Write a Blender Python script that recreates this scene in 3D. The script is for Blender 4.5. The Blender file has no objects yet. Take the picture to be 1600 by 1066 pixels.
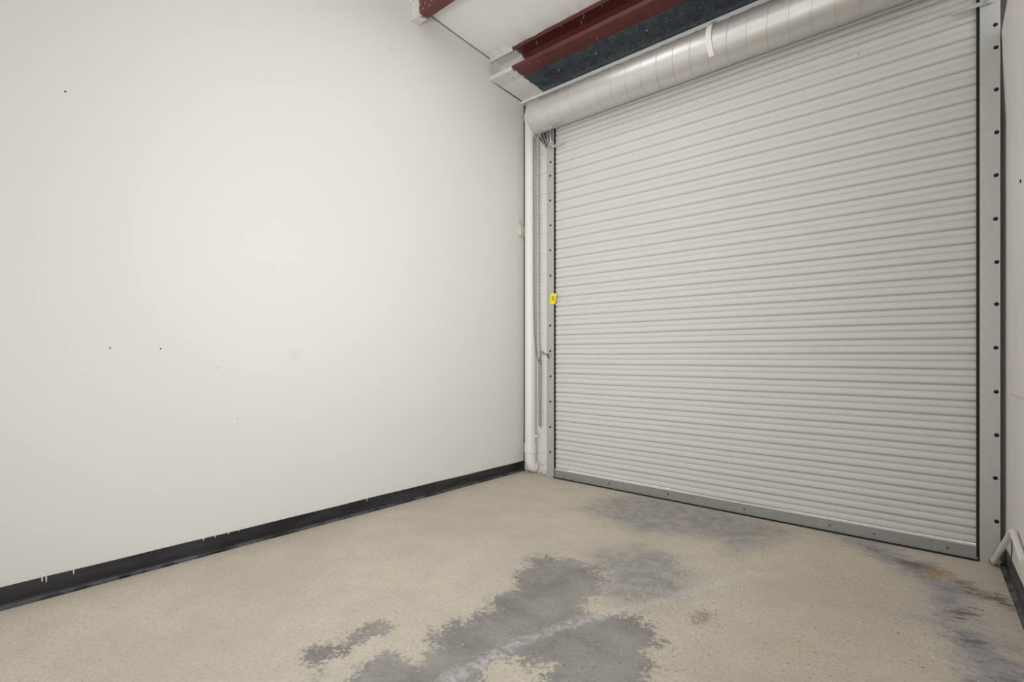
import bpy, math, random
import numpy as np
from mathutils import Vector, Matrix
random.seed(7)
SC = bpy.context.scene
COL = SC.collection
PI = math.pi
YB = -6.0     # rear end of the modelled bay, behind the camera

# ------------------------------------------------------------------ camera
cam_d = bpy.data.cameras.new('camera')
cam = bpy.data.objects.new('camera', cam_d); COL.objects.link(cam)
cam.location = (3.408, -4.051, 1.2)
cam.rotation_euler = (PI/2, 0, math.radians(41.13))
cam_d.sensor_width = 36.0
cam_d.lens = 36.0*798.0/1600.0
cam_d.shift_y = 22.0/1600.0
cam_d.clip_start = 0.05
SC.camera = cam

# ------------------------------------------------------------------ light
world = bpy.data.worlds.new('world'); SC.world = world
world.use_nodes = True
world.node_tree.nodes['Background'].inputs[0].default_value = (0.97, 0.985, 1.0, 1)
world.node_tree.nodes['Background'].inputs[1].default_value = 1.15

def area_light(name, loc, sx, sy, energy, col=(0.97, 0.985, 1.0), rot=(0, 0, 0)):
    d = bpy.data.lights.new(name, 'AREA'); d.shape = 'RECTANGLE'; d.size = sx; d.size_y = sy
    d.energy = energy; d.color = col
    o = bpy.data.objects.new(name, d); COL.objects.link(o)
    o.location = loc; o.rotation_euler = rot
    return o
# unseen fill lights added under the ceiling and a soft photographer's lamp beside the camera
area_light('ceiling_fill', (2.0, -2.4, 4.08), 1.8, 1.8, 15)
area_light('ceiling_fill_front', (1.3, -1.25, 3.98), 0.8, 0.8, 6)
key = area_light('soft_lamp_beside_camera', (3.2, -4.6, 1.35), 0.9, 0.9, 22, rot=(math.radians(90), 0, math.radians(41)))
key.data.spread = math.radians(96)
key2 = area_light('corner_fill_beam', (3.2, -4.6, 1.6), 0.7, 0.7, 8, rot=(math.radians(102), 0, math.radians(36)))  # added narrow fill, brightens the far corner; no real fixture
key2.data.spread = math.radians(72)

SC.view_settings.view_transform = 'Standard'
SC.view_settings.look = 'None'
SC.view_settings.gamma = 1.0
SC.view_settings.use_curve_mapping = False
SC.view_settings.exposure = 0.11

# ------------------------------------------------------------------ helpers
def lin(c):
    c = c/255.0
    return c/12.92 if c <= 0.04045 else ((c+0.055)/1.055)**2.4
def rgb(r, g, b): return (lin(r), lin(g), lin(b), 1.0)

class NT:
    """small node builder"""
    def __init__(s, name):
        s.m = bpy.data.materials.new(name); s.m.use_nodes = True
        s.t = s.m.node_tree; s.b = s.t.nodes['Principled BSDF']
        s.co = s.n('ShaderNodeTexCoord').outputs['Object']
    def n(s, k, **kw):
        x = s.t.nodes.new(k)
        for a, v in kw.items(): setattr(x, a, v)
        return x
    def put(s, sock, v):
        if hasattr(v, 'is_output'): s.t.links.new(v, sock)
        else: sock.default_value = v
    def noise(s, scale, detail=4, rough=0.6, vec=None, dist=0.0, out=0):
        x = s.n('ShaderNodeTexNoise'); x.inputs['Scale'].default_value = scale
        x.inputs['Detail'].default_value = detail; x.inputs['Roughness'].default_value = rough
        x.inputs['Distortion'].default_value = dist
        s.put(x.inputs['Vector'], vec if vec is not None else s.co)
        return x.outputs[out]
    def voro(s, scale, vec=None, out='Distance', feat='F1'):
        x = s.n('ShaderNodeTexVoronoi', feature=feat); x.inputs['Scale'].default_value = scale
        s.put(x.inputs['Vector'], vec if vec is not None else s.co)
        return x.outputs[out]
    def mapv(s, scale=(1, 1, 1), loc=(0, 0, 0), rot=(0, 0, 0)):
        x = s.n('ShaderNodeMapping'); x.inputs['Scale'].default_value = scale
        x.inputs['Location'].default_value = loc; x.inputs['Rotation'].default_value = rot
        s.put(x.inputs['Vector'], s.co); return x.outputs[0]
    def math(s, op, a, b=0.0, clamp=False):
        x = s.n('ShaderNodeMath', operation=op, use_clamp=clamp)
        s.put(x.inputs[0], a); s.put(x.inputs[1], b); return x.outputs[0]
    def smooth(s, v, lo, hi, t0=0.0, t1=1.0):
        x = s.n('ShaderNodeMapRange', interpolation_type='SMOOTHSTEP')
        s.put(x.inputs['Value'], v)
        x.inputs['From Min'].default_value = lo; x.inputs['From Max'].default_value = hi
        x.inputs['To Min'].default_value = t0; x.inputs['To Max'].default_value = t1
        return x.outputs[0]
    def mix(s, f, a, b):
        x = s.n('ShaderNodeMix', data_type='RGBA')
        s.put(x.inputs[0], f); s.put(x.inputs[6], a); s.put(x.inputs[7], b); return x.outputs[2]
    def attr(s, name):
        x = s.n('ShaderNodeAttribute', attribute_name=name); return x.outputs['Fac']
    def axis(s, k):
        x = s.n('ShaderNodeSeparateXYZ'); s.put(x.inputs[0], s.co); return x.outputs[k]
    def bump(s, h, strength=0.2, dist=0.01):
        x = s.n('ShaderNodeBump'); x.inputs['Strength'].default_value = strength
        x.inputs['Distance'].default_value = dist; s.put(x.inputs['Height'], h)
        s.t.links.new(x.outputs[0], s.b.inputs['Normal'])
    def done(s, col, rough=0.6, metal=0.0, spec=0.5):
        s.put(s.b.inputs['Base Color'], col); s.put(s.b.inputs['Roughness'], rough)
        s.put(s.b.inputs['Metallic'], metal); s.b.inputs['Specular IOR Level'].default_value = spec
        return s.m

M = {}
def plain(name, c, rough=0.6, metal=0.0, var=0.08, scale=12, bump=0.0):
    n = NT(name)
    f = n.noise(scale, 5, 0.65)
    d = tuple(x*(1-var*2) for x in c[:3])+(1,); l = tuple(min(1, x*(1+var)) for x in c[:3])+(1,)
    if bump: n.bump(n.noise(scale*6, 4), bump, 0.004)
    M[name] = n.done(n.mix(f, d, l), rough, metal)
    return M[name]

# wall paint: off-white with roller stipple, faint scuffs
def wall_paint(name, c, streaky=False):
    n = NT(name)
    f = n.noise(0.9, 3, 0.5)
    col = n.mix(f, tuple(x*0.97 for x in c[:3])+(1,), c)
    sc = n.smooth(n.noise(5.5, 6, 0.7), 0.68, 0.80)
    col = n.mix(n.math('MULTIPLY', sc, 0.10), col, rgb(176, 173, 166))
    if streaky:
        st = n.noise(9, 4, 0.6, n.mapv((1, 4.5, 0.12)))
        col = n.mix(n.smooth(st, 0.45, 0.7, 0, 0.22), col, rgb(190, 184, 176))
        n.bump(st, 0.25, 0.01)
    else:
        n.bump(n.noise(160, 3), 0.05, 0.002)
        # one rubbed patch, about 8 cm across, at chest height
        v = n.n('ShaderNodeVectorMath', operation='DISTANCE'); n.put(v.inputs[0], n.co); v.inputs[1].default_value = (0, -2.40, 1.20)
        d = n.math('ADD', v.outputs['Value'], n.math('MULTIPLY', n.noise(28, 4), 0.05))
        col = n.mix(n.smooth(d, 0.045, 0.075, 0.12, 0.0), col, rgb(172, 169, 162))
    M[name] = n.done(col, 0.55, 0.0, 0.35)
wall_paint('wall_paint', rgb(225, 223, 219))
wall_paint('wall_paint_rough', rgb(232, 229, 224), True)
plain('block_paint', rgb(222, 219, 213), 0.6, 0, 0.03, 9, 0.35)
plain('pvc_white', rgb(226, 223, 217), 0.45, 0, 0.02, 6)
plain('fabric', rgb(240, 238, 235), 0.5, 0, 0.02, 2)
plain('trim_white', rgb(226, 224, 218), 0.5, 0, 0.02, 5)
plain('rubber_gap_black', rgb(16, 16, 17), 0.7, 0, 0.1, 20)
plain('bolt_dark', rgb(34, 32, 30), 0.5, 0.6, 0.15, 60)
plain('steel_bright', rgb(205, 206, 208), 0.25, 1.0, 0.06, 20)
plain('steel_dark', rgb(92, 90, 86), 0.5, 0.7, 0.15, 30)
plain('chain_zinc', rgb(146, 143, 136), 0.5, 0.5, 0.1, 60)
plain('beige_plastic', rgb(203, 197, 180), 0.5, 0, 0.04, 20)
plain('tag_yellow', rgb(232, 220, 40), 0.5, 0, 0.05, 30)
plain('tag_orange', rgb(216, 150, 40), 0.5, 0, 0.1, 50)
plain('tape_white', rgb(233, 231, 225), 0.6, 0, 0.02, 20)
plain('joint_shade', rgb(104, 102, 97), 0.8, 0, 0.3, 14)
plain('gap_shade', rgb(80, 77, 72), 0.6, 0.2, 0.15, 10)
plain('screw_white', rgb(210, 205, 200), 0.4, 0.5, 0.05, 20)

def black_base():
    n = NT('base_vinyl')
    f = n.noise(2.2, 5, 0.6, n.mapv((1, 1, 6)))
    col = n.mix(n.smooth(f, 0.4, 0.7), rgb(24, 24, 26), rgb(48, 48, 52))
    dust = n.smooth(n.noise(26, 6, 0.75), 0.66, 0.74)
    col = n.mix(n.math('MULTIPLY', dust, 0.35), col, rgb(150, 148, 145))
    toe_sheen = n.smooth(n.axis(2), 0.004, 0.02, 1, 0)  # glossy sheen along the toe, painted into the colour as grey streaks
    toe_sheen = n.math('MULTIPLY', toe_sheen, n.smooth(n.noise(5, 5, 0.7), 0.42, 0.56))
    col = n.mix(n.math('MULTIPLY', toe_sheen, 0.6), col, rgb(112, 112, 120))
    n.bump(n.noise(18, 4), 0.15, 0.004)
    M['base_vinyl'] = n.done(col, 0.38)
black_base()

def galv(name, c, rough, spangle=30, metal=0.75, var=0.25, paint=None):
    n = NT(name)
    v = n.voro(spangle, out='Color')
    bw = n.n('ShaderNodeRGBToBW'); n.put(bw.inputs[0], v)
    f = n.math('ADD', n.math('MULTIPLY', bw.outputs[0], 0.5), n.math('MULTIPLY', n.noise(4, 5, 0.7), 0.5))
    col = n.mix(f, tuple(x*(1-var) for x in c[:3])+(1,), tuple(min(1, x*(1+var)) for x in c[:3])+(1,))
    met = metal
    if paint is not None:       # wall paint oversprayed on the end next to the wall
        e = n.math('ADD', n.axis(0), n.math('MULTIPLY', n.math('SUBTRACT', n.noise(22, 4), 0.5), 0.05))
        p = n.smooth(e, paint-0.01, paint+0.012, 1, 0)
        col = n.mix(p, col, rgb(214, 211, 205)); met = n.math('MULTIPLY', n.math('SUBTRACT', 1.0, p), metal)
    M[name] = n.done(col, rough, met)
galv('galv_duct', rgb(206, 204, 199), 0.38, 26, 0.60, 0.05)
galv('galv_rail', rgb(184, 183, 178), 0.5, 60, 0.35, 0.08)
galv('galv_bar', rgb(150, 149, 144), 0.5, 60, 0.35, 0.12)
def eave_panel_mat():
    n = NT('galv_panel')
    a = n.noise(9, 6, 0.72); b = n.noise(46, 4, 0.75); c = n.noise(3, 3, 0.5)
    col = n.mix(n.smooth(a, 0.35, 0.68), rgb(52, 56, 72), rgb(84, 96, 98))
    col = n.mix(n.smooth(b, 0.42, 0.66, 0, 0.65), col, rgb(112, 122, 122))
    col = n.mix(n.smooth(c, 0.45, 0.7, 0, 0.4), col, rgb(46, 52, 76))
    e = n.math('ADD', n.axis(0), n.math('MULTIPLY', n.math('SUBTRACT', n.noise(22, 4), 0.5), 0.05))
    p = n.smooth(e, 0.275, 0.297, 1, 0)
    M['galv_panel'] = n.done(n.mix(p, col, rgb(226, 224, 219)), 0.5, n.math('MULTIPLY', n.math('SUBTRACT', 1.0, p), 0.3))
eave_panel_mat()

def red_iron(name, paint):
    n = NT(name)
    f = n.noise(7, 5, 0.65)
    col = n.mix(f, rgb(76, 36, 33), rgb(112, 57, 51))
    e = n.math('ADD', n.axis(0), n.math('MULTIPLY', n.math('SUBTRACT', n.noise(16, 4), 0.5), 0.10))
    col = n.mix(n.smooth(e, paint-0.012, paint+0.015, 1, 0), col, rgb(216, 213, 207))
    M[name] = n.done(col, 0.5)
red_iron('red_iron', 0.29)
red_iron('red_iron_rear', 0.115)

def curtain_mat():
    n = NT('curtain_paint')
    st = n.noise(6, 5, 0.7, n.mapv((0.35, 1, 9)))
    col = n.mix(st, rgb(196, 193, 187), rgb(214, 211, 206))
    gr = n.smooth(n.noise(3.4, 6, 0.72, n.mapv((0.6, 1, 3))), 0.60, 0.74)
    col = n.mix(n.math('MULTIPLY', gr, 0.16), col, rgb(150, 147, 140))
    sp = n.smooth(n.voro(4.2, n.mapv((1, 0.0, 1.7))), 0.016, 0.034, 1, 0)
    hi = n.smooth(n.axis(2), 2.7, 3.0)
    col = n.mix(n.math('MULTIPLY', n.math('MULTIPLY', sp, 0.75), hi), col, rgb(80, 78, 74))
    n.bump(n.noise(30, 3, 0.6, n.mapv((0.2, 1, 2))), 0.06, 0.003)
    M['curtain_paint'] = n.done(col, 0.42, 0.0, 0.4)
curtain_mat()

def floor_mat():
    n = NT('concrete_floor')
    big = n.noise(1.1, 4, 0.55); mid = n.noise(5, 6, 0.65); fine = n.noise(60, 5, 0.7)
    tan = n.mix(n.smooth(big, 0.35, 0.65), rgb(197, 187, 173), rgb(210, 199, 181))
    tan = n.mix(n.smooth(mid, 0.4, 0.75, 0, 0.55), tan, rgb(186, 179, 169))
    ochre = n.smooth(n.noise(1.7, 5, 0.6, n.mapv((1, 1, 1), (3.3, 1.2, 0))), 0.56, 0.78, 0, 0.38)
    tan = n.mix(ochre, tan, rgb(203, 183, 149))
    tan = n.mix(n.smooth(fine, 0.38, 0.7, 0, 0.5), tan, rgb(164, 155, 142))
    tan = n.mix(n.smooth(n.noise(17, 7, 0.8), 0.5, 0.75, 0, 0.35), tan, rgb(204, 197, 186))
    # worn grey patches
    edge = n.math('ADD', n.math('MULTIPLY', n.math('SUBTRACT', n.noise(6, 9, 0.74), 0.5), 0.36),
                  n.math('MULTIPLY', n.math('SUBTRACT', n.noise(40, 7, 0.85), 0.5), 0.48))
    g = n.math('ADD', n.attr('grey'), edge)
    gm = n.smooth(g, -0.02, 0.012, 1, 0)
    gcol = n.mix(n.smooth(n.noise(3.2, 6, 0.7), 0.35, 0.68), rgb(119, 118, 115), rgb(152, 150, 146))
    gcol = n.mix(n.smooth(n.noise(55, 6, 0.75), 0.48, 0.72, 0, 0.45), gcol, rgb(188, 180, 168))
    gcol = n.mix(n.smooth(n.noise(90, 4, 0.7), 0.5, 0.7, 0, 0.35), gcol, rgb(104, 103, 100))
    col = n.mix(n.math('MULTIPLY', gm, 0.93), tan, gcol)
    # thinner grey wear by the door and in the middle (patchy)
    s = n.math('ADD', n.attr('soft'), n.math('MULTIPLY', edge, 1.0))
    sm = n.math('MULTIPLY', n.smooth(s, -0.16, 0.10, 1, 0), n.smooth(n.noise(11, 9, 0.82), 0.38, 0.60, 0.42, 1))
    col = n.mix(n.math('MULTIPLY', sm, 0.95), col, rgb(143, 143, 140))
    # bluish wear along the right wall
    dr = n.noise(9, 8, 0.78, n.mapv((1.0, 2.4, 1), rot=(0, 0, 0.6)))
    b = n.math('ADD', n.attr('blue'), n.math('ADD', edge, n.math('MULTIPLY', n.math('SUBTRACT', dr, 0.5), 0.4)))
    col = n.mix(n.math('MULTIPLY', n.smooth(b, -0.08, 0.09, 1, 0), 0.85), col, rgb(150, 151, 155))
    bd = n.smooth(n.math('ADD', b, n.math('MULTIPLY', n.math('SUBTRACT', dr, 0.5), 0.9)), -0.20, -0.09, 1, 0)
    col = n.mix(n.math('MULTIPLY', bd, 0.55), col, rgb(104, 100, 92))
    # white chalky drag line
    w = n.math('ADD', n.attr('chalk'), n.math('MULTIPLY', edge, 0.42))
    wk = n.math('MULTIPLY', n.smooth(w, -0.01, 0.035, 1, 0), n.smooth(n.noise(24, 7, 0.8), 0.40, 0.60, 0.1, 1))
    col = n.mix(n.math('MULTIPLY', wk, 0.75), col, rgb(206, 203, 204))
    # damp brown streaks and rust
    st = n.noise(13, 6, 0.75, n.mapv((1.0, 3.0, 1), rot=(0, 0, 0.5)))
    br = n.math('ADD', n.attr('brown'), n.math('MULTIPLY', n.math('SUBTRACT', st, 0.5), 0.5))
    col = n.mix(n.math('MULTIPLY', n.smooth(br, -0.04, 0.02, 1, 0), 0.8), col, rgb(99, 85, 67))
    ru = n.math('ADD', n.attr('rust'), n.math('MULTIPLY', edge, 0.8))
    col = n.mix(n.math('MULTIPLY', n.smooth(ru, -0.03, 0.03, 1, 0), 0.7), col, rgb(168, 125, 74))
    pu = n.math('ADD', n.attr('plum'), n.math('MULTIPLY', edge, 1.3))
    col = n.mix(n.math('MULTIPLY', n.smooth(pu, -0.05, 0.0, 1, 0), 0.6), col, rgb(132, 119, 121))
    # pits and paint flecks
    pit = n.math('MAXIMUM', n.smooth(n.voro(30), 0.10, 0.17, 1, 0), n.math('MULTIPLY', n.smooth(n.voro(64), 0.12, 0.2, 1, 0), 0.7))
    pitm = n.math('MULTIPLY', pit, n.smooth(n.noise(2.3, 4), 0.38, 0.60, 0.15, 0.85))
    pitm = n.math('MULTIPLY', pitm, n.smooth(n.axis(0), 1.3, 2.4, 0.35, 1.0))
    col = n.mix(pitm, col, rgb(108, 100, 90))
    fl = n.smooth(n.voro(7.5), 0.022, 0.032, 1, 0)
    col = n.mix(n.math('MULTIPLY', fl, 0.75), col, rgb(250, 246, 237))
    n.bump(n.math('ADD', n.math('MULTIPLY', fine, 0.5), n.math('MULTIPLY', gm, -0.25)), 0.12, 0.004)
    M['concrete_floor'] = n.done(col, n.smooth(mid, 0.3, 0.7, 0.5, 0.72), 0.0, 0.4)
floor_mat()

# ------------------------------------------------------------------ geometry helpers
def link(name, verts, faces, mat, parent=None, smooth=False, loc=(0, 0, 0)):
    me = bpy.data.meshes.new(name); me.from_pydata([tuple(v) for v in verts], [], faces)
    me.validate(); me.update()
    import bmesh
    b = bmesh.new(); b.from_mesh(me); bmesh.ops.recalc_face_normals(b, faces=b.faces); b.to_mesh(me); b.free()
    if mat: me.materials.append(M[mat])
    if smooth is True:
        for p in me.polygons: p.use_smooth = True
    elif smooth:
        for p in me.polygons: p.use_smooth = True
        me.set_sharp_from_angle(angle=math.radians(smooth))
    o = bpy.data.objects.new(name, me); COL.objects.link(o); o.location = loc
    if parent: o.parent = parent
    return o
def share(src, name, parent, loc, rot=(0, 0, 0)):
    o = bpy.data.objects.new(name, src.data); COL.objects.link(o); o.location = loc; o.rotation_euler = rot
    o.parent = parent; return o
def empty(name, label, cat, loc=(0, 0, 0), group=None, kind=None):
    o = bpy.data.objects.new(name, None); COL.objects.link(o); o.location = loc
    o.empty_display_size = 0.1
    return tag(o, label, cat, group, kind)
def tag(o, label, cat=None, group=None, kind=None):
    o['label'] = label
    if cat: o['category'] = cat
    if group: o['group'] = group
    if kind: o['kind'] = kind
    return o

class MB:
    def __init__(s): s.v = []; s.f = []
    def add(s, v, f):
        k = len(s.v); s.v += [tuple(x) for x in v]; s.f += [tuple(i+k for i in q) for q in f]; return s
    def box(s, a, b, bev=0.0):
        (x0, y0, z0), (x1, y1, z1) = a, b
        if bev <= 0:
            return s.add([(x0, y0, z0), (x1, y0, z0), (x1, y1, z0), (x0, y1, z0), (x0, y0, z1), (x1, y0, z1), (x1, y1, z1), (x0, y1, z1)],
                         [(0, 3, 2, 1), (4, 5, 6, 7), (0, 1, 5, 4), (1, 2, 6, 5), (2, 3, 7, 6), (3, 0, 4, 7)])
        import bmesh
        m = bmesh.new(); r = bmesh.ops.create_cube(m, size=1)
        for v in m.verts:
            v.co = Vector(((x0+x1)/2+v.co.x*(x1-x0), (y0+y1)/2+v.co.y*(y1-y0), (z0+z1)/2+v.co.z*(z1-z0)))
        bmesh.ops.bevel(m, geom=m.edges[:], offset=bev, segments=2, affect='EDGES', profile=0.5)
        m.verts.index_update()
        s.add([v.co[:] for v in m.verts], [[v.index for v in f.verts] for f in m.faces]); m.free(); return s
    def tube(s, path, r, seg=12, cap=True):
        P = [Vector(p) for p in path]; n = len(P); rs = r if isinstance(r, (list, tuple)) else [r]*n
        T = [(P[min(i+1, n-1)]-P[max(i-1, 0)]).normalized() for i in range(n)]
        up = Vector((0, 0, 1)) if abs(T[0].z) < 0.9 else Vector((1, 0, 0))
        N = (up-T[0]*up.dot(T[0])).normalized(); vs = []
        for i in range(n):
            N = (N-T[i]*N.dot(T[i])).normalized(); B = T[i].cross(N)
            for k in range(seg):
                a = 2*PI*k/seg; vs.append(P[i]+(N*math.cos(a)+B*math.sin(a))*rs[i])
        f = [(i*seg+k, i*seg+(k+1) % seg, (i+1)*seg+(k+1) % seg, (i+1)*seg+k) for i in range(n-1) for k in range(seg)]
        if cap: f += [tuple(range(seg))[::-1], tuple((n-1)*seg+k for k in range(seg))]
        return s.add(vs, f)
    def extrude_x(s, prof, xs, fn=None, cap=True):
        n = len(prof); vs = []
        for x in xs:
            for (y, z) in prof: vs.append(fn(x, y, z) if fn else (x, y, z))
        f = [(i*n+k, i*n+(k+1) % n, (i+1)*n+(k+1) % n, (i+1)*n+k) for i in range(len(xs)-1) for k in range(n)]
        if cap: f += [tuple(range(n))[::-1], tuple((len(xs)-1)*n+k for k in range(n))]
        return s.add(vs, f)
    def build(s, name, mat, parent=None, smooth=False): return link(name, s.v, s.f, mat, parent, smooth)

def bez(p0, p1, p2, n=8):
    p0, p1, p2 = map(Vector, (p0, p1, p2))
    return [p0*(1-t)**2+p1*2*t*(1-t)+p2*t*t for t in [i/n for i in range(n+1)]]

# ------------------------------------------------------------------ floor with traced wear
def poly_sdf(px, py, poly):
    d = np.full(px.shape, 1e9); s = np.zeros(px.shape, bool); n = len(poly)
    for i in range(n):
        ax, ay = poly[i]; bx, by = poly[(i+1) % n]
        ex, ey = bx-ax, by-ay; wx, wy = px-ax, py-ay
        t = np.clip((wx*ex+wy*ey)/(ex*ex+ey*ey+1e-12), 0, 1)
        d = np.minimum(d, (wx-ex*t)**2+(wy-ey*t)**2)
        c = ((ay <= py) & (by > py)) | ((by <= py) & (ay > py))
        xi = ax+(py-ay)/(by-ay+1e-12)*(bx-ax)
        s ^= c & (px < xi)
    d = np.sqrt(d); return np.where(s, -d, d)
def line_dist(px, py, pts, r):
    d = np.full(px.shape, 1e9)
    for (ax, ay), (bx, by) in zip(pts[:-1], pts[1:]):
        ex, ey = bx-ax, by-ay; wx, wy = px-ax, py-ay
        t = np.clip((wx*ex+wy*ey)/(ex*ex+ey*ey), 0, 1)
        d = np.minimum(d, np.hypot(wx-ex*t, wy-ey*t))
    return d-r
GREY = [[(1.48,-1.76),(1.53,-1.61),(1.68,-1.56),(1.86,-1.59),(1.99,-1.63),(1.98,-1.76),(2.08,-1.83),(2.08,-1.98),(2.16,-2.02),(2.26,-1.9),(2.36,-1.93),(2.47,-2.01),(2.44,-2.15),(2.55,-2.2),(2.58,-2.39),(2.31,-2.64),(2.22,-2.48),(2.16,-2.52),(2.08,-2.53),(2.06,-2.64),(2.12,-2.8),(1.9,-3.2),(1.76,-3.12),(1.67,-2.93),(1.66,-2.83),(1.8,-2.79),(1.8,-2.68),(1.72,-2.68),(1.68,-2.55),(1.73,-2.36),(1.67,-2.18),(1.68,-2.04),(1.6,-1.96),(1.56,-1.82)],
        [(1.48,-3.12),(1.43,-3.04),(1.43,-2.99),(1.48,-2.93),(1.43,-2.81),(1.46,-2.71),(1.53,-2.7),(1.56,-2.76),(1.53,-2.87),(1.57,-2.94),(1.55,-3.02),(1.62,-3.09),(1.55,-3.08)]]
SOFT = [[(1.14,-0.73),(1.13,-0.29),(1.35,-0.02),(1.79,-0.01),(2.16,-0.08),(2.38,-0.09),(2.59,-0.18),(2.55,-0.43),(2.49,-0.71),(2.4,-0.85),(2.24,-0.7),(2.01,-0.78),(1.81,-0.92),(1.56,-0.87),(1.35,-0.78)]]
SOFT2 = [[(1.66,-1.43),(1.86,-1.02),(2.17,-1.07),(2.39,-1.31),(2.43,-1.56),(2.38,-1.82),(2.26,-1.98),(2.0,-1.79)]]
BLUE = [[(2.85,-0.11),(3.02,-0.05),(3.19,-0.23),(3.34,-0.37),(3.45,-0.58),(3.42,-0.78),(3.34,-0.76),(3.24,-0.57),(3.12,-0.39),(2.98,-0.29)],
        [(3.32,-1.07),(3.37,-0.98),(3.48,-1.03),(3.54,-1.08),(3.6,-1.26),(3.65,-1.46),(3.46,-1.63),(3.44,-1.45),(3.39,-1.27),(3.38,-1.12)],
        [(3.26,-0.55),(3.42,-0.61),(3.44,-0.92),(3.37,-1.06),(3.31,-0.84)]]
BROWN = [[(3.39,-0.43),(3.44,-0.42),(3.49,-0.52),(3.58,-0.53),(3.63,-0.64),(3.61,-0.72),(3.53,-0.64),(3.46,-0.61),(3.42,-0.54)], [(3.12,-0.29),(3.28,-0.25),(3.34,-0.37),(3.23,-0.41),(3.14,-0.37)],
         [(3.39,-0.89),(3.46,-0.79),(3.48,-0.85),(3.42,-0.97)], [(3.42,-1.11),(3.48,-1.14),(3.46,-1.2),(3.41,-1.18)]]
RUST = [[(3.27,-0.36),(3.35,-0.34),(3.38,-0.44),(3.32,-0.47),(3.28,-0.48)]]
PLUM = [[(2.47,-1.73),(2.49,-1.64),(2.55,-1.67),(2.56,-1.76),(2.52,-1.8)]]
CHALK = [(1.99,-2.78),(2.02,-2.5),(2.08,-2.22),(2.14,-2.07),(2.26,-1.81),(2.36,-1.59),(2.44,-1.37),(2.49,-1.22),(2.58,-1.05)]
def make_floor():
    xs = np.linspace(-0.05, 4.1, 190); ys = np.concatenate([np.linspace(YB, -3.6, 30)[:-1], np.linspace(-3.6, 0.25, 190)])
    X, Y = np.meshgrid(xs, ys); px, py = X.ravel(), Y.ravel()
    nx = len(xs)
    verts = np.stack([px, py, np.zeros_like(px)], 1)
    faces = [(j*nx+i, j*nx+i+1, (j+1)*nx+i+1, (j+1)*nx+i) for j in range(len(ys)-1) for i in range(nx-1)]
    me = bpy.data.meshes.new('floor'); me.from_pydata(verts.tolist(), [], faces); me.update()
    def put(nm, arr):
        a = me.attributes.new(nm, 'FLOAT', 'POINT'); a.data.foreach_set('value', np.clip(arr, -0.3, 0.6).astype(np.float32))
    mn = lambda L: np.min([poly_sdf(px, py, p) for p in L], axis=0)
    put('grey', mn(GREY)); put('soft', np.minimum(mn(SOFT), mn(SOFT2)+0.03)); put('blue', mn(BLUE))
    put('brown', mn(BROWN)); put('rust', mn(RUST)); put('plum', mn(PLUM)); put('chalk', line_dist(px, py, CHALK, 0.018))
    me.materials.append(M['concrete_floor'])
    o = bpy.data.objects.new('floor', me); COL.objects.link(o)
    tag(o, 'worn tan concrete floor with grey patches', 'floor', kind='structure')
make_floor()

# ------------------------------------------------------------------ left wall and its base
wl = MB().box((-0.12, YB, 0), (0, 0.048, 4.75)).build('wall_left', 'wall_paint')
tag(wl, 'smooth off-white painted wall on the left', 'wall', kind='structure')
MB().box((-0.001, 0.034, 0.0), (0.003, 0.0485, 3.84)).build('corner_shade_line', 'joint_shade', wl)  # dark strips here and below paint the shadow lines of the joints
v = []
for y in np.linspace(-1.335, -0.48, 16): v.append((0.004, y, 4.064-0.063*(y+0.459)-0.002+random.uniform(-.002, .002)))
MB().tube(v, 0.0042, 6).build('ceiling_shade_line', 'joint_shade', wl, True)
MB().tube([(0.002, y, 3.852-0.0622*(y+0.318)-0.003+random.uniform(-.001, .001)) for y in np.linspace(-0.43, 0.02, 9)], [.006, .005, .004, .005, .006, .006, .007, .007, .006], 6).build('soffit_shade_line', 'joint_shade', wl, True)
hole = None
for (y, z, r) in [(-3.591, 2.536, .0045), (-3.409, 1.238, .004), (-3.18, 1.236, .0045), (-2.88, 1.122, .003), (-2.769, .798, .003), (-1.61, 3.649, .004)]:
    v = [(0.0, 0, 0)]+[(0, math.cos(2*PI*k/8), math.sin(2*PI*k/8)) for k in range(8)]+[(-0.4, math.cos(2*PI*k/8)*.8, math.sin(2*PI*k/8)*.8) for k in range(8)]
    if hole is None:
        hole = link('nail_hole', v, [(0, k+1, (k+1) % 8+1) for k in range(8)]+[(k+1, 9+k, 9+(k+1) % 8, (k+1) % 8+1) for k in range(8)], 'bolt_dark', wl, True); o = hole
    else: o = share(hole, 'nail_hole', wl, (0, 0, 0))
    o.location = (0.0008, y, z); o.scale = (r, r, r)

def cove_profile():      # (out from wall, z)
    p = [(0, 0), (0.030, 0), (0.030, 0.002)]
    for k in range(7):
        a = k/6*PI/2; p.append((0.026-0.021*math.sin(a), 0.003+0.022*(1-math.cos(a))))
    return p+[(0.005, 0.098), (0.003, 0.1005), (0, 0.1005)]
ys = np.linspace(YB, 0.045, 90)
vs = []; pr = cove_profile(); n = len(pr)
for y in ys:
    w = 0.0012*math.sin(y*3.1)+0.0008*math.sin(y*9.7)
    for (d, z) in pr: vs.append((d+(w*1.5 if z < 0.01 and d > 0 else 0), y, z+(w if z > 0.09 else 0)))
fs = [(i*n+k, i*n+(k+1) % n, (i+1)*n+(k+1) % n, (i+1)*n+k) for i in range(len(ys)-1) for k in range(n)]+[tuple(range(n)), tuple((len(ys)-1)*n+k for k in range(n))]
bl = link('baseboard_left', vs, fs, 'base_vinyl', None, 50)
tag(bl, 'black vinyl cove base along the left wall', 'baseboard', kind='structure')
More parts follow.
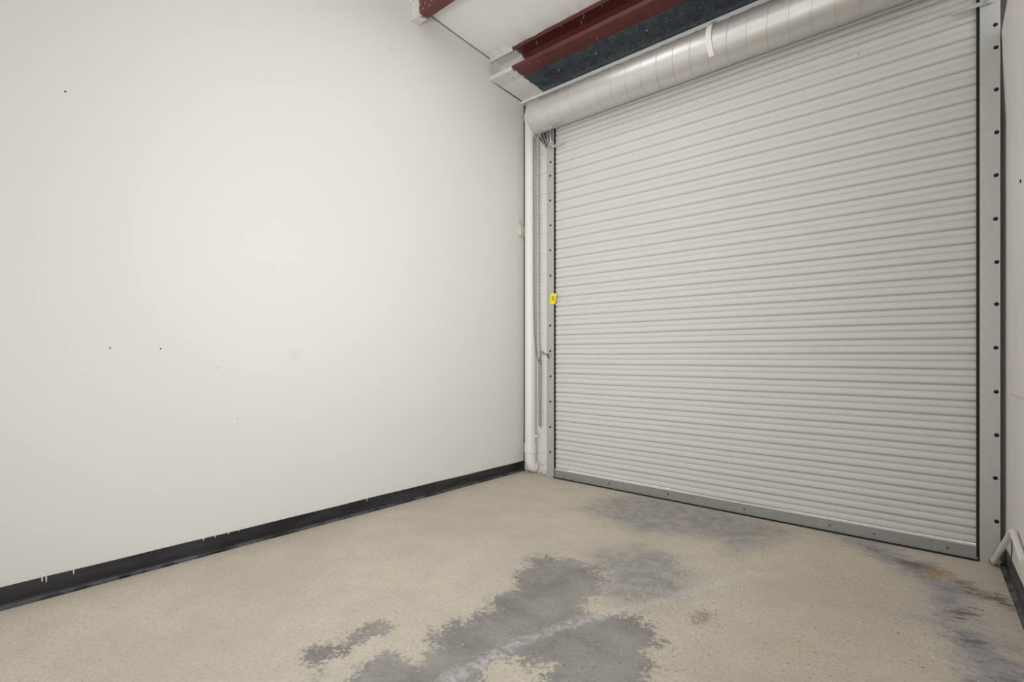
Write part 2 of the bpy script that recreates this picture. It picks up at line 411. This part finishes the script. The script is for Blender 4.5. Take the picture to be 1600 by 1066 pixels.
for (y, L, w) in [(-3.678, .020, .004), (-3.663, .026, .004), (-3.559, .020, .0035), (-2.962, .010, .004), (-2.899, .012, .003), (-2.824, .008, .004), (-2.764, .008, .003), (-1.842, .016, .003)]:
    MB().tube([(0.0055, y, 0.1015), (0.0062, y, 0.1005-L*.6), (0.0058, y, 0.1005-L)], [w*.8, w*.7, w*.5], 6).build('paint_drip', 'tape_white', bl, True)

# ------------------------------------------------------------------ wall around the door
wb = MB()
wb.box((-0.10, 0.066, 0), (0.40, 0.26, 3.86)); wb.box((3.55, 0.066, 0), (4.1, 0.26, 4.6)); wb.box((-0.10, 0.066, 3.68), (4.1, 0.26, 4.6))
wbo = wb.build('wall_back', 'block_paint')
tag(wbo, 'white painted wall around the roll-up door', 'wall', kind='structure')
blk = MB().box((0, 0, 0), (0.352, 0.05, 0.1995), 0.0022).build('concrete_block', 'block_paint', wbo)
blk.location = (0.016, 0.060, 0.002)
for k in range(1, 18): share(blk, 'concrete_block', wbo, (0.016+random.uniform(-.001, .001), 0.060+random.uniform(-.0012, .0012), 0.002+0.2025*k))
# lumps of mortar where the wall meets the floor
lm = MB()
for k in range(26):
    x = random.uniform(0.20, 0.36); z = random.uniform(0, 0.12) if x < 0.27 else random.uniform(0, 0.02); r = random.uniform(.006, .017)
    c = Vector((x, 0.056-r*.2-(0.02 if z < .02 else 0), z)); V = [c+Vector((0, 0, r)), c-Vector((0, 0, r))]
    ring = [c+Vector((math.cos(a)*r*random.uniform(.7, 1.2), math.sin(a)*r*random.uniform(.7, 1.2), random.uniform(-.3, .3)*r)) for a in [i*PI/3 for i in range(6)]]
    lm.add(V+ring, [(0, 2+i, 2+(i+1) % 6) for i in range(6)]+[(1, 2+(i+1) % 6, 2+i) for i in range(6)])
lmo = lm.build('mortar_lumps', 'block_paint', bpy.data.objects['floor'], True); lmo['kind'] = 'stuff'

# trim along the top of the wall, under the eave panel
tr = MB().box((0.0, -0.004, 3.803), (4.0, 0.0655, 3.829), 0.002).build('trim_1', 'trim_white')
tag(tr, 'thin white trim above the round duct', 'trim', kind='structure')

# ------------------------------------------------------------------ ceiling fabric, eave panel
def make_ceiling():
    xs = np.linspace(0.0, 4.05, 320); ys = np.concatenate([np.linspace(YB, -1.6, 14)[:-1], np.linspace(-1.6, -0.458, 40)])
    vs = []
    for y in ys:
        for x in xs:
            z = 4.064-0.063*(y+0.459)
            d = max(0.0, y+0.459+0.28)/0.28
            z += 0.007*math.sin(x*40+4*math.sin(x*5))*d*d*(0.5+0.5*math.sin(x*2.6+0.3))
            z += 0.004*math.sin((x*2.2-y*5.5))*math.sin(x*3.1+1)
            vs.append((max(x, 0.004), y, z))
    nx = len(xs)
    fs = [(j*nx+i, j*nx+i+1, (j+1)*nx+i+1, (j+1)*nx+i) for j in range(len(ys)-1) for i in range(nx-1)]
    o = link('ceiling', vs, fs, 'fabric', None, True)
    tag(o, 'white fabric insulation facing under the roof', 'ceiling', kind='structure')
    return o
ceil = make_ceiling()

ep = MB().extrude_x([(-0.322, 3.853), (-0.30, 3.8515), (0.065, 3.829), (0.065, 3.835), (-0.30, 3.8575), (-0.322, 3.859)], list(np.linspace(0.002, 4.05, 8))).build('trim_2', 'galv_panel')
tag(ep, 'dark mottled galvanized eave panel above the duct', 'panel', kind='structure')
for x in (0.62, 1.02, 1.5): MB().tube([(x, -0.2, 3.846), (x, -0.2, 3.838)], 0.006, 8).build('screw', 'screw_white', ep, 40)

# eave strut: C section open towards the room
def cee(y0, y1, z0, z1, lip, t=0.004):
    return [(y0, z0+lip), (y0, z0), (y1, z0), (y1, z1), (y0, z1), (y0, z1-lip), (y0+t, z1-lip), (y0+t, z1-t), (y1-t, z1-t), (y1-t, z0+t), (y0+t, z0+t), (y0+t, z0+lip)]
es = empty('roof_beam', 'red steel eave beam beside the dark galvanized panel', 'beam', (0, -0.4, 3.85), 'red steel roof beams', 'thing')
o = MB().extrude_x([(y+0.4, z-3.85) for y, z in cee(-0.478, -0.318, 3.852, 4.062, 0.036)], list(np.linspace(0.003, 4.0, 10))).build('beam_section', 'red_iron', es)
for (x, y) in [(0.215, -.438), (0.205, -.366), (0.286, -.44), (0.273, -.366)]:
    MB().tube([(x, y+.4, 0.004), (x, y+.4, -0.001)], 0.005, 8).build('bolt_hole', 'bolt_dark', es)
for k, (x, y, L) in enumerate([(.52, -.40, .03), (.83, -.44, .022), (.98, -.37, .026), (1.05, -.44, .022), (1.03, -.41, .024), (1.22, -.44, .024), (1.42, -.36, .02), (1.55, -.43, .024), (1.75, -.40, .024)]):
    MB().tube([(x, y+.4, .208), (x, y+.4, .208-L)], 0.003, 6).build('roof_screw', 'screw_white', es)
for (x, y) in [(.80, -.35), (1.06, -.40)]:
    MB().tube([(x, y+.4, .003), (x, y+.4, -.008)], 0.011, 6).build('bolt_head', 'steel_dark', es, 30)
for (x, y) in [(.47, -.45), (.56, -.42), (1.13, -.36)]:
    MB().tube([(x, y+.4, .003), (x, y+.4, -.002)], 0.004, 6).build('screw', 'screw_white', es, 30)
pu = empty('roof_beam', 'red steel roof purlin crossing the fabric ceiling at the top edge', 'beam', (0, -1.38, 3.965), 'red steel roof beams', 'thing')
MB().extrude_x([(y+1.38, z-3.965) for y, z in cee(-1.345, -1.42, 3.965, 4.114, 0.0, 0.004)[1:5]], [0.002, 4.0]).build('beam_section', 'red_iron_rear', pu)
for (x, z) in [(.16, .03), (.19, .06), (.27, .045), (.24, .02)]:
    MB().tube([(x, -0.040, z), (x, -0.044, z)], 0.005, 6).build('bolt_head', 'screw_white', pu)

# ------------------------------------------------------------------ right wall and its base
def wx(y, z):
    x = 3.613-0.045*y
    if z > 2.55: x -= 0.019*min(1, (z-2.55)/0.45)
    return x
def make_right():
    zs = [0, .5, 1, 1.5, 2, 2.55, 2.75, 2.9, 3.02, 3.04, 3.06, 3.09, 3.16, 4.6]
    ends = [0.02]*9+[0.01, -0.10, -0.26, -0.55, -0.8]
    cols = 12; vs = []
    for z, e in zip(zs, ends):
        for k in range(cols): y = e+(YB-e)*(k/(cols-1))**2.2; vs.append((wx(y, z), y, z))
    m = len(vs)
    for z, e in zip(zs, ends):
        for k in range(cols): y = e+(YB-e)*(k/(cols-1))**2.2; vs.append((wx(y, z)+0.015, y, z))
    nz = len(zs); fs = []
    for j in range(nz-1):
        for k in range(cols-1):
            a = j*cols+k; fs.append((a, a+1, a+cols+1, a+cols)); fs.append((m+a, m+a+cols, m+a+cols+1, m+a+1))
        fs.append((j*cols, (j+1)*cols, m+(j+1)*cols, m+j*cols))
    fs += [(k, k+1, m+k+1, m+k) for k in range(cols-1)]
    o = link('wall_right', vs, fs, 'wall_paint_rough', None, 30)
    tag(o, 'streaky white wall at the right edge', 'wall', kind='structure')
    return o
wr = make_right()
# low cover board on that wall
pb = MB(); pr = [(-0.26, .98, 0), (-0.26, 2.13, 0), (-0.9, 2.13, 0), (-0.9, .98, 0)]
ins = [(-0.275, 1.0, .008), (-0.275, 2.11, .008), (-0.885, 2.11, .008), (-0.885, 1.0, .008)]
pb.add([(wx(y, z)-d+.001, y, z) for y, z, d in pr+ins], [(0, 1, 5, 4), (1, 2, 6, 5), (2, 3, 7, 6), (3, 0, 4, 7), (4, 5, 6, 7)])
pb.build('cover_board', 'wall_paint_rough', wr)
MB().tube([(wx(-.62, 2.03)-.006, -.62, 2.03), (wx(-.62, 2.03)-.011, -.62, 2.03)], .009, 8).build('screw', 'bolt_dark', wr)
vs = []; pr = cove_profile(); n = len(pr); ys = np.linspace(YB, 0.015, 60)
for y in ys:
    for (d, z) in pr: vs.append((wx(y, z)-d, y, z*1.05))
fs = [(i*n+k, i*n+(k+1) % n, (i+1)*n+(k+1) % n, (i+1)*n+k) for i in range(len(ys)-1) for k in range(n)]+[tuple(range(n)), tuple((len(ys)-1)*n+k for k in range(n))]
br = link('baseboard_right', vs, fs, 'base_vinyl', None, 50)
tag(br, 'black vinyl cove base along the right wall', 'baseboard', kind='structure')

# ------------------------------------------------------------------ roll-up door
door = empty('door_1', 'white corrugated steel roll-up door, closed', 'door', (1.96, 0, 0), kind='structure')
OX = 1.96
X0, X1 = 0.4385, 3.4905
PITCH = 0.0933; Z0 = 0.088
def dent(x, z):
    a = 0.0012*math.sin(x*2.3+z*1.7)*math.sin(z*5.1+x)
    e = max(0.0, (x-2.9)/0.55)
    a += e*0.0022*math.sin(z*19+2*math.sin(z*4.3))
    for (cx, cz, r, h) in [(3.30, 2.05, .16, .005), (3.36, 1.72, .12, .004), (3.2, 1.30, .2, .003), (1.2, 2.62, .25, .003), (2.4, .9, .3, .003), (3.42, .28, .08, .006)]:
        q = ((x-cx)/r)**2+((z-cz)/(r*.45))**2
        if q < 4: a += h*math.exp(-q*1.5)
    return a
def wob(x, z): return 0.0011*math.sin(x*1.9+z*2.7)+0.0007*math.sin(x*5.3-z*1.3)
cur = bpy.data.objects.new('curtain', None); COL.objects.link(cur); cur.parent = door
PROF = [(0.0125, 0.0), (0.0105, 0.0026), (0.0028, 0.0062), (-0.0004, 0.0095), (-0.0016, 0.016), (-0.0020, 0.023), (-0.0014, 0.031), (0.0002, 0.0375), (0.0048, 0.0428), (0.0068, 0.0465),
        (0.0048, 0.0502), (0.0002, 0.0555), (-0.0014, 0.062), (-0.0020, 0.070), (-0.0016, 0.077), (-0.0004, 0.0838), (0.0028, 0.0871), (0.0105, 0.0907), (0.0125, 0.0933)]
xs = list(np.concatenate([np.linspace(X0, 2.7, 14)[:-1], np.linspace(2.7, X1, 16)]))
for k in range(39):
    zb = Z0+k*PITCH
    prof = [(y, zb+z) for y, z in PROF]+[(0.020, zb+0.0933), (0.020, zb)]
    def fn(x, y, z, zb=zb):
        f = 1.0 if y < 0.016 else 0.0
        return (x-OX, y+dent(x, z)*f, z+wob(x, z))
    MB().extrude_x(prof, xs, fn).build('slat', 'curtain_paint', cur, 60)
# folded bottom edge of the curtain, bottom bar, rubber
lip = [(-0.008+0.0105*math.cos(a), 0.083+0.0085*math.sin(a)) for a in [2*PI*i/12 for i in range(12)]]
MB().extrude_x(lip, list(np.linspace(X0-OX, X1-OX, 8))).build('hem', 'curtain_paint', cur, 60)
bar = MB().extrude_x([(-0.018, 0.020), (-0.018, 0.073), (-0.013, 0.077), (0.013, 0.077), (0.013, 0.012), (-0.034, 0.012), (-0.034, 0.017), (-0.020, 0.018)],
                     list(np.linspace(X0-OX-.004, X1-OX+.006, 6))).build('bottom_bar', 'galv_bar', door)
for x in (0.56, 1.05, 1.6, 2.2, 2.75, 3.0, 3.36):
    MB().tube([(x-OX, -0.017, 0.045+random.uniform(-.006, .006)), (x-OX, -0.023, 0.045)], 0.006, 8).build('rivet', 'steel_dark', bar, 30)
MB().box((0.53-OX, -0.031, 0.024), (0.565-OX, -0.018, 0.030), .001).add(*(lambda b: (b.v, b.f))(MB().box((0.56-OX, -0.027, 0.024), (0.566-OX, -0.018, 0.056), .001))).build('latch', 'steel_bright', bar)
MB().box((X0-OX-.004, -0.037, 0.0), (X1-OX+.004, 0.012, 0.0118)).build('bottom_seal', 'rubber_gap_black', door)

# guides
BZ = [.25, .495, .742, .992, 1.24, 1.49, 1.733, 1.981, 2.228, 2.473, 2.718, 2.96, 3.09]
bolt_src = None
def guide(xa, xb, xbolt, gap, r):
    g = MB(); out = xa if xa < 2 else xb; inn = xb if xa < 2 else xa; s = 1 if xa < 2 else -1
    g.box((min(xa, xb)-OX, -0.030, 0.002), (max(xa, xb)-OX, -0.022, 3.66), 0.001)
    g.box((min(out, out+s*.008)-OX, -0.0221, 0.002), (max(out, out+s*.008)-OX, 0.060, 3.66))
    go = g.build('guide_rail', 'galv_rail', door)
    return go
gl = guide(0.352, 0.434, .397, 1, .010)
gr = guide(3.504, 3.590, .397, -1, .012)
def dome(r, h, seg=10):
    v = [(0, -h, 0)]; f = []
    for j, (rr, hh) in enumerate([(.45, .9), (.85, .45), (1, 0)]):
        v += [(r*rr*math.cos(2*PI*k/seg), -h*hh, r*rr*math.sin(2*PI*k/seg)) for k in range(seg)]
    f += [(0, 1+k, 1+(k+1) % seg) for k in range(seg)]
    for j in range(2): f += [(1+j*seg+k, 1+(j+1)*seg+k, 1+(j+1)*seg+(k+1) % seg, 1+j*seg+(k+1) % seg) for k in range(seg)]
    return v, f
v, f = dome(0.0115, 0.003)
for go, xb in ((gl, .396), (gr, 3.572)):
    for z in BZ:
        loc = (xb+random.uniform(-.003, .003)-OX, -0.0302, z+random.uniform(-.002, .002))
        if bolt_src is None: bolt_src = link('bolt', v, f, 'bolt_dark', go, True); bolt_src.location = loc
        else: share(bolt_src, 'bolt', go, loc)
MB().box((3.588-OX, 0.050, 0.0), (3.66-OX, 0.062, 4.2)).add(*(lambda b: (b.v, b.f))(MB().box((3.5905-OX, 0.0, 3.0), (3.86-OX, 0.052, 4.2)))).build('gap_shade_strip', 'gap_shade', door)  # dark boxes paint the shade in the gap between guide and right wall
# black strips standing in for the shade in the gaps beside the curtain
MB().box((0.4342-OX, -0.020, 0.003), (0.4395-OX, 0.012, 3.66)).build('edge_gap_shade', 'rubber_gap_black', door)
MB().extrude_x([(-0.020, 0.003), (-0.020, 3.66), (0.012, 3.66), (0.012, 0.003)], [3.4885-OX, 3.5038-OX]).build('edge_gap_shade', 'rubber_gap_black', door)
# stop bars at the head of the guides
for (xa, xb, zc, tilt) in ((0.400, 0.560, 3.232, 0.0), (3.375, 3.560, 3.232, 0.0)):
    st = MB().box((xa-OX, -0.046, zc-.012), (xb-OX, -0.036, zc+.012), .003).build('stop_bar', 'galv_rail', door)
    xh = (xa+.018) if xa < 2 else (xb-.03)
    MB().tube([(xh-OX, -.036, zc+.002), (xh-OX, -.060, zc+.002)], .011, 8).build('bolt', 'steel_bright', st, 30)
MB().box((0.402-OX, -0.060, 3.245), (0.437-OX, -0.030, 3.290), .006).build('guide_stop_block', 'trim_white', door)
# head bracket with rods
pl = MB().add([(x-OX, y, z) for y in (-0.012, -0.006) for (x, z) in ((.25, 3.44), (.43, 3.44), (.415, 3.14), (.395, 3.17), (.25, 3.36))],
              [(0, 1, 2, 3, 4), (9, 8, 7, 6, 5)]+[(i, (i+1) % 5, 5+(i+1) % 5, 5+i) for i in range(5)]).build('head_bracket', 'steel_dark', door)
for (a, b, r) in (((.284, 3.42), (.372, 3.231), .008), ((.324, 3.42), (.395, 3.238), .008), ((.372, 3.42), (.403, 3.285), .011), ((.424, 3.44), (.434, 3.25), .013)):
    MB().tube([(a[0]-OX, -.07, a[1]), (b[0]-OX, -.07, b[1])], r, 10).build('rod', 'steel_bright', pl, 40)

# ------------------------------------------------------------------ spiral duct
DY, DZ, DR = -0.17, 3.504, 0.1516
XA, XB = 0.322, 3.60
duct = empty('round_duct', 'round silver spiral duct running above the roll-up door', 'duct', (XA, DY, DZ))
seg = 72
xsd = list(np.linspace(0, XB-XA, 120)); vs = []
for x in xsd:
    for k in range(seg):
        a = 2*PI*k/seg; r = DR+0.0006*math.sin(3*a+x*4)+0.0005*math.sin(x*23)
        vs.append((x, r*math.cos(a), r*math.sin(a)))
fs = [(i*seg+k, i*seg+(k+1) % seg, (i+1)*seg+(k+1) % seg, (i+1)*seg+k) for i in range(len(xsd)-1) for k in range(seg)]+[tuple(range(seg)), tuple((len(xsd)-1)*seg+k for k in range(seg))]
link('duct_tube', vs, fs, 'galv_duct', duct, 40)
lead = 0.1335; vs = []; N = 48
def seam_turn(t):
    vs = []; xs0 = 0.045+t*lead
    for k in range(N+1):
        a = PI-2*PI*(k/N-0.5)+0.0        # one turn, seam drifts along the tube
        x = xs0+lead*(k/N)
        for (dx, h) in ((-.0050, -.001), (-.0042, .0042), (.0030, .0042), (.0042, -.001)):
            vs.append((x+dx, (DR+h)*math.cos(a), (DR+h)*math.sin(a)))
    fs = [(k*4+j, k*4+j+1, k*4+j+5, k*4+j+4) for k in range(N) for j in range(3)]
    return vs, fs
v, f = seam_turn(0)
s0 = link('spiral_seam', v, f, 'galv_duct', duct, 25)
for t in range(1, 24): share(s0, 'spiral_seam', duct, (lead*t, 0, 0))
ring = [(0.0, DR+.001), (0.0, DR+.005), (.012, DR+.005), (.016, DR+.001)]
def lathe_x(prof, name, mat, parent, x0=0.0):
    vs = []; m = len(prof)
    for k in range(64):
        a = 2*PI*k/64
        for (x, r) in prof: vs.append((x0+x, r*math.cos(a), r*math.sin(a)))
    fs = [(k*m+j, k*m+j+1, ((k+1) % 64)*m+j+1, ((k+1) % 64)*m+j) for k in range(64) for j in range(m-1)]
    return link(name, vs, fs, mat, parent, 40)
lathe_x([(-.004, DR-.02), (-.004, DR+.003), (0, DR+.0045), (.010, DR+.0045), (.013, DR)], 'end_cap', 'galv_duct', duct)
for x0 in (.026, .062): lathe_x([(0, DR-.001), (.002, DR+.002), (.005, DR+.002), (.007, DR-.001)], 'end_bead', 'galv_duct', duct, x0)

# tape strap over the duct
tp = []
pts = []
for a in np.linspace(math.radians(228), math.radians(112), 14): pts.append((DY+(DR+.006)*math.cos(a), DZ+(DR+.006)*math.sin(a)))
pts.append((-0.012, 3.806))
L = len(pts)
for i, (y, z) in enumerate(pts):
    t = i/(L-1); xc = 2.050-0.012*t-(0.06 if i == L-1 else 0); tp.append((xc, y, z))
vs = []
for i, (x, y, z) in enumerate(tp):
    if i < L-1:
        ny, nz = (y-DY), (z-DZ); l = math.hypot(ny, nz); ny, nz = ny/l, nz/l
    else: ny, nz = -0.6, 0.8
    for (dx, h) in ((-.020, 0), (.020, 0), (.020, .0012), (-.020, .0012)): vs.append((x+dx, y+ny*h, z+nz*h))
fs = [(i*4+k, i*4+(k+1) % 4, (i+1)*4+(k+1) % 4, (i+1)*4+k) for i in range(L-1) for k in range(4)]+[(3, 2, 1, 0), tuple((L-1)*4+k for k in range(4))]
tag(link('tape_strip', vs, fs, 'tape_white', None, 40), 'white tape strip hanging over the silver duct', 'tape')

# ------------------------------------------------------------------ white drain pipe in the corner
dp = empty('drain_pipe', 'white vertical drain pipe in the corner beside the door', 'pipe', (0.128, -0.010, 0))
MB().tube([(0, 0, z) for z in np.linspace(.20, 3.655, 8)], 0.056, 24).build('pipe', 'pvc_white', dp, 40)
MB().tube([(0, 0, .205), (0, 0, .21), (0, 0, .30), (0, 0, .304)], [.059, .0635, .0635, .057], 24).build('coupling', 'pvc_white', dp, 40)
MB().tube([(0, 0, 3.59), (0, 0, 3.594), (0, 0, 3.65)], [.057, .064, .064], 24).build('coupling', 'pvc_white', dp, 40)
el = [(0, 0, .215)]+bez((0, 0, .15), (.006, .0, .062), (.022, .046, .060), 8)
MB().tube(el, 0.0575, 24).build('elbow', 'pvc_white', dp, 40)
MB().tube([(0, 0, .372), (0, 0, .388)], .0590, 24).box((.054, .0, .370), (.082, .052, .390), .003).build('pipe_strap', 'pvc_white', dp, 40)

# ------------------------------------------------------------------ pull chain
ch = empty('pull_chain', 'zinc hand chain hanging beside the left door guide', 'chain', (0.29, -0.09, 0))
def link_mesh(mb, c, ax, side, L=0.026, W=0.0085, r=0.0026):
    ax = Vector(ax).normalized(); side = Vector(side); side = (side-ax*side.dot(ax)).normalized()
    path = []
    for k in range(10):
        a = 2*PI*k/10; path.append(Vector(c)+ax*(math.cos(a)*L/2)+side*(math.sin(a)*W))
    seg = 4; P = path; n = len(P); vs = []
    nrm = ax.cross(side)
    for i in range(n):
        o = (P[i]-Vector(c)).normalized()
        for k in range(seg): a = PI/4+2*PI*k/seg; vs.append(P[i]+(o*math.cos(a)+nrm*math.sin(a))*r)
    mb.add(vs, [(i*seg+k, i*seg+(k+1) % seg, ((i+1) % n)*seg+(k+1) % seg, ((i+1) % n)*seg+k) for i in range(n) for k in range(seg)])
def strand(path, name='chain_strand', pitch=0.0185):
    mb = MB(); P = [Vector(p) for p in path]; acc = 0; i = 0; k = 0
    total = sum((b-a).length for a, b in zip(P[:-1], P[1:])); d = 0.0
    while d < total:
        s = d
        for a, b in zip(P[:-1], P[1:]):
            l = (b-a).length
            if s <= l: break
            s -= l
        c = a+(b-a)*(s/l); ax = (b-a)
        link_mesh(mb, c, ax, (1, 0.3, 0.1) if k % 2 else (-.35, 1, 0.1)); k += 1; d += pitch
    o = mb.build(name, 'chain_zinc', ch, True); o['kind'] = 'stuff'; return o
strand([(-.058, .0, 3.36), (-.054, 0, 1.75), (-.046, 0, 1.42), (-.022, -.004, 1.24), (.012, -.008, 1.13)])
strand([(.012, .0, 3.34), (.014, 0, 1.75), (.018, 0, 1.42), (.030, -.004, 1.22), (.040, -.006, 1.11)])
strand([(.022, -.012, 1.14), (.024, -.012, .50)], 'chain_tail'); strand([(.044, -.010, 1.13), (.042, -.010, .50)], 'chain_tail')
strand([(.030, -.016, 1.15), (.055, -.010, 1.235), (.085, .02, 1.20), (.098, .05, 1.19)], 'chain_tail')
MB().tube([(.095, .060, 1.17), (.100, .030, 1.175), (.104, .022, 1.20), (.100, .030, 1.215)], .005, 8).build('chain_hook', 'steel_dark', ch, 40)

# ------------------------------------------------------------------ small sensor box on the left wall
sb = empty('sensor_box', 'small beige plastic box on the wall by the corner', 'box', (0.0, -0.002, 2.43))
MB().box((0.0, -.046, 0), (0.026, .040, .110), .006).build('housing', 'beige_plastic', sb, 40)
MB().box((0.0255, -.030, .022), (0.030, .024, .078), .002).build('cover', 'beige_plastic', sb, 40)
MB().tube([(.012, -.020, .108), (.014, -.035, .14), (.006, -.045, .155)], .0022, 6).build('wire', 'chain_zinc', sb, True)
MB().tube([(.003, -.005, .150), (.004, -.03, .20), (.003, -.09, .222), (.002, -.15, .228)], .0016, 6).build('wire', 'tape_white', sb, True)

# ------------------------------------------------------------------ yellow tag on the left guide
yt = empty('warning_tag', 'small yellow tag stuck on the left door guide', 'tag', (0.432, -0.034, 1.752))
yt.rotation_euler = (0, math.radians(11), 0)
MB().box((-.036, -.0015, -.052), (.036, 0, .052), .0006).build('sheet', 'tag_yellow', yt)
MB().box((-.018, -.0022, -.020), (.020, -.0014, .022), .0003).build('print_block', 'tag_orange', yt)

# ------------------------------------------------------------------ bent conduit at the right corner
cd = empty('bent_conduit', 'white painted bent pipe at the floor by the right wall', 'pipe', (3.567, -0.05, 0))
a = Vector((3.560, -.055, .02)); b = Vector((3.6145, -.46, .318)); c = Vector((3.631, -.78, .262))
pt = [a, a.lerp(b, .3), a.lerp(b, .6), a.lerp(b, .9)]+bez(a.lerp(b, .92), b, b.lerp(c, .12), 6)[1:]+[c]
MB().tube([Vector(p)-cd.location for p in pt], .0145, 14).build('pipe', 'pvc_white', cd, 40)
d = (b-a).normalized()
MB().tube([a-cd.location-d*.004, a-cd.location+d*.012, a-cd.location+d*.03], [.021, .021, .018], 12).build('collar', 'steel_bright', cd, 40)
MB().tube([(.045, -.40, .29), (.048, -.36, .20), (.046, -.30, .10)], .0025, 6).build('wire', 'steel_dark', cd, True)
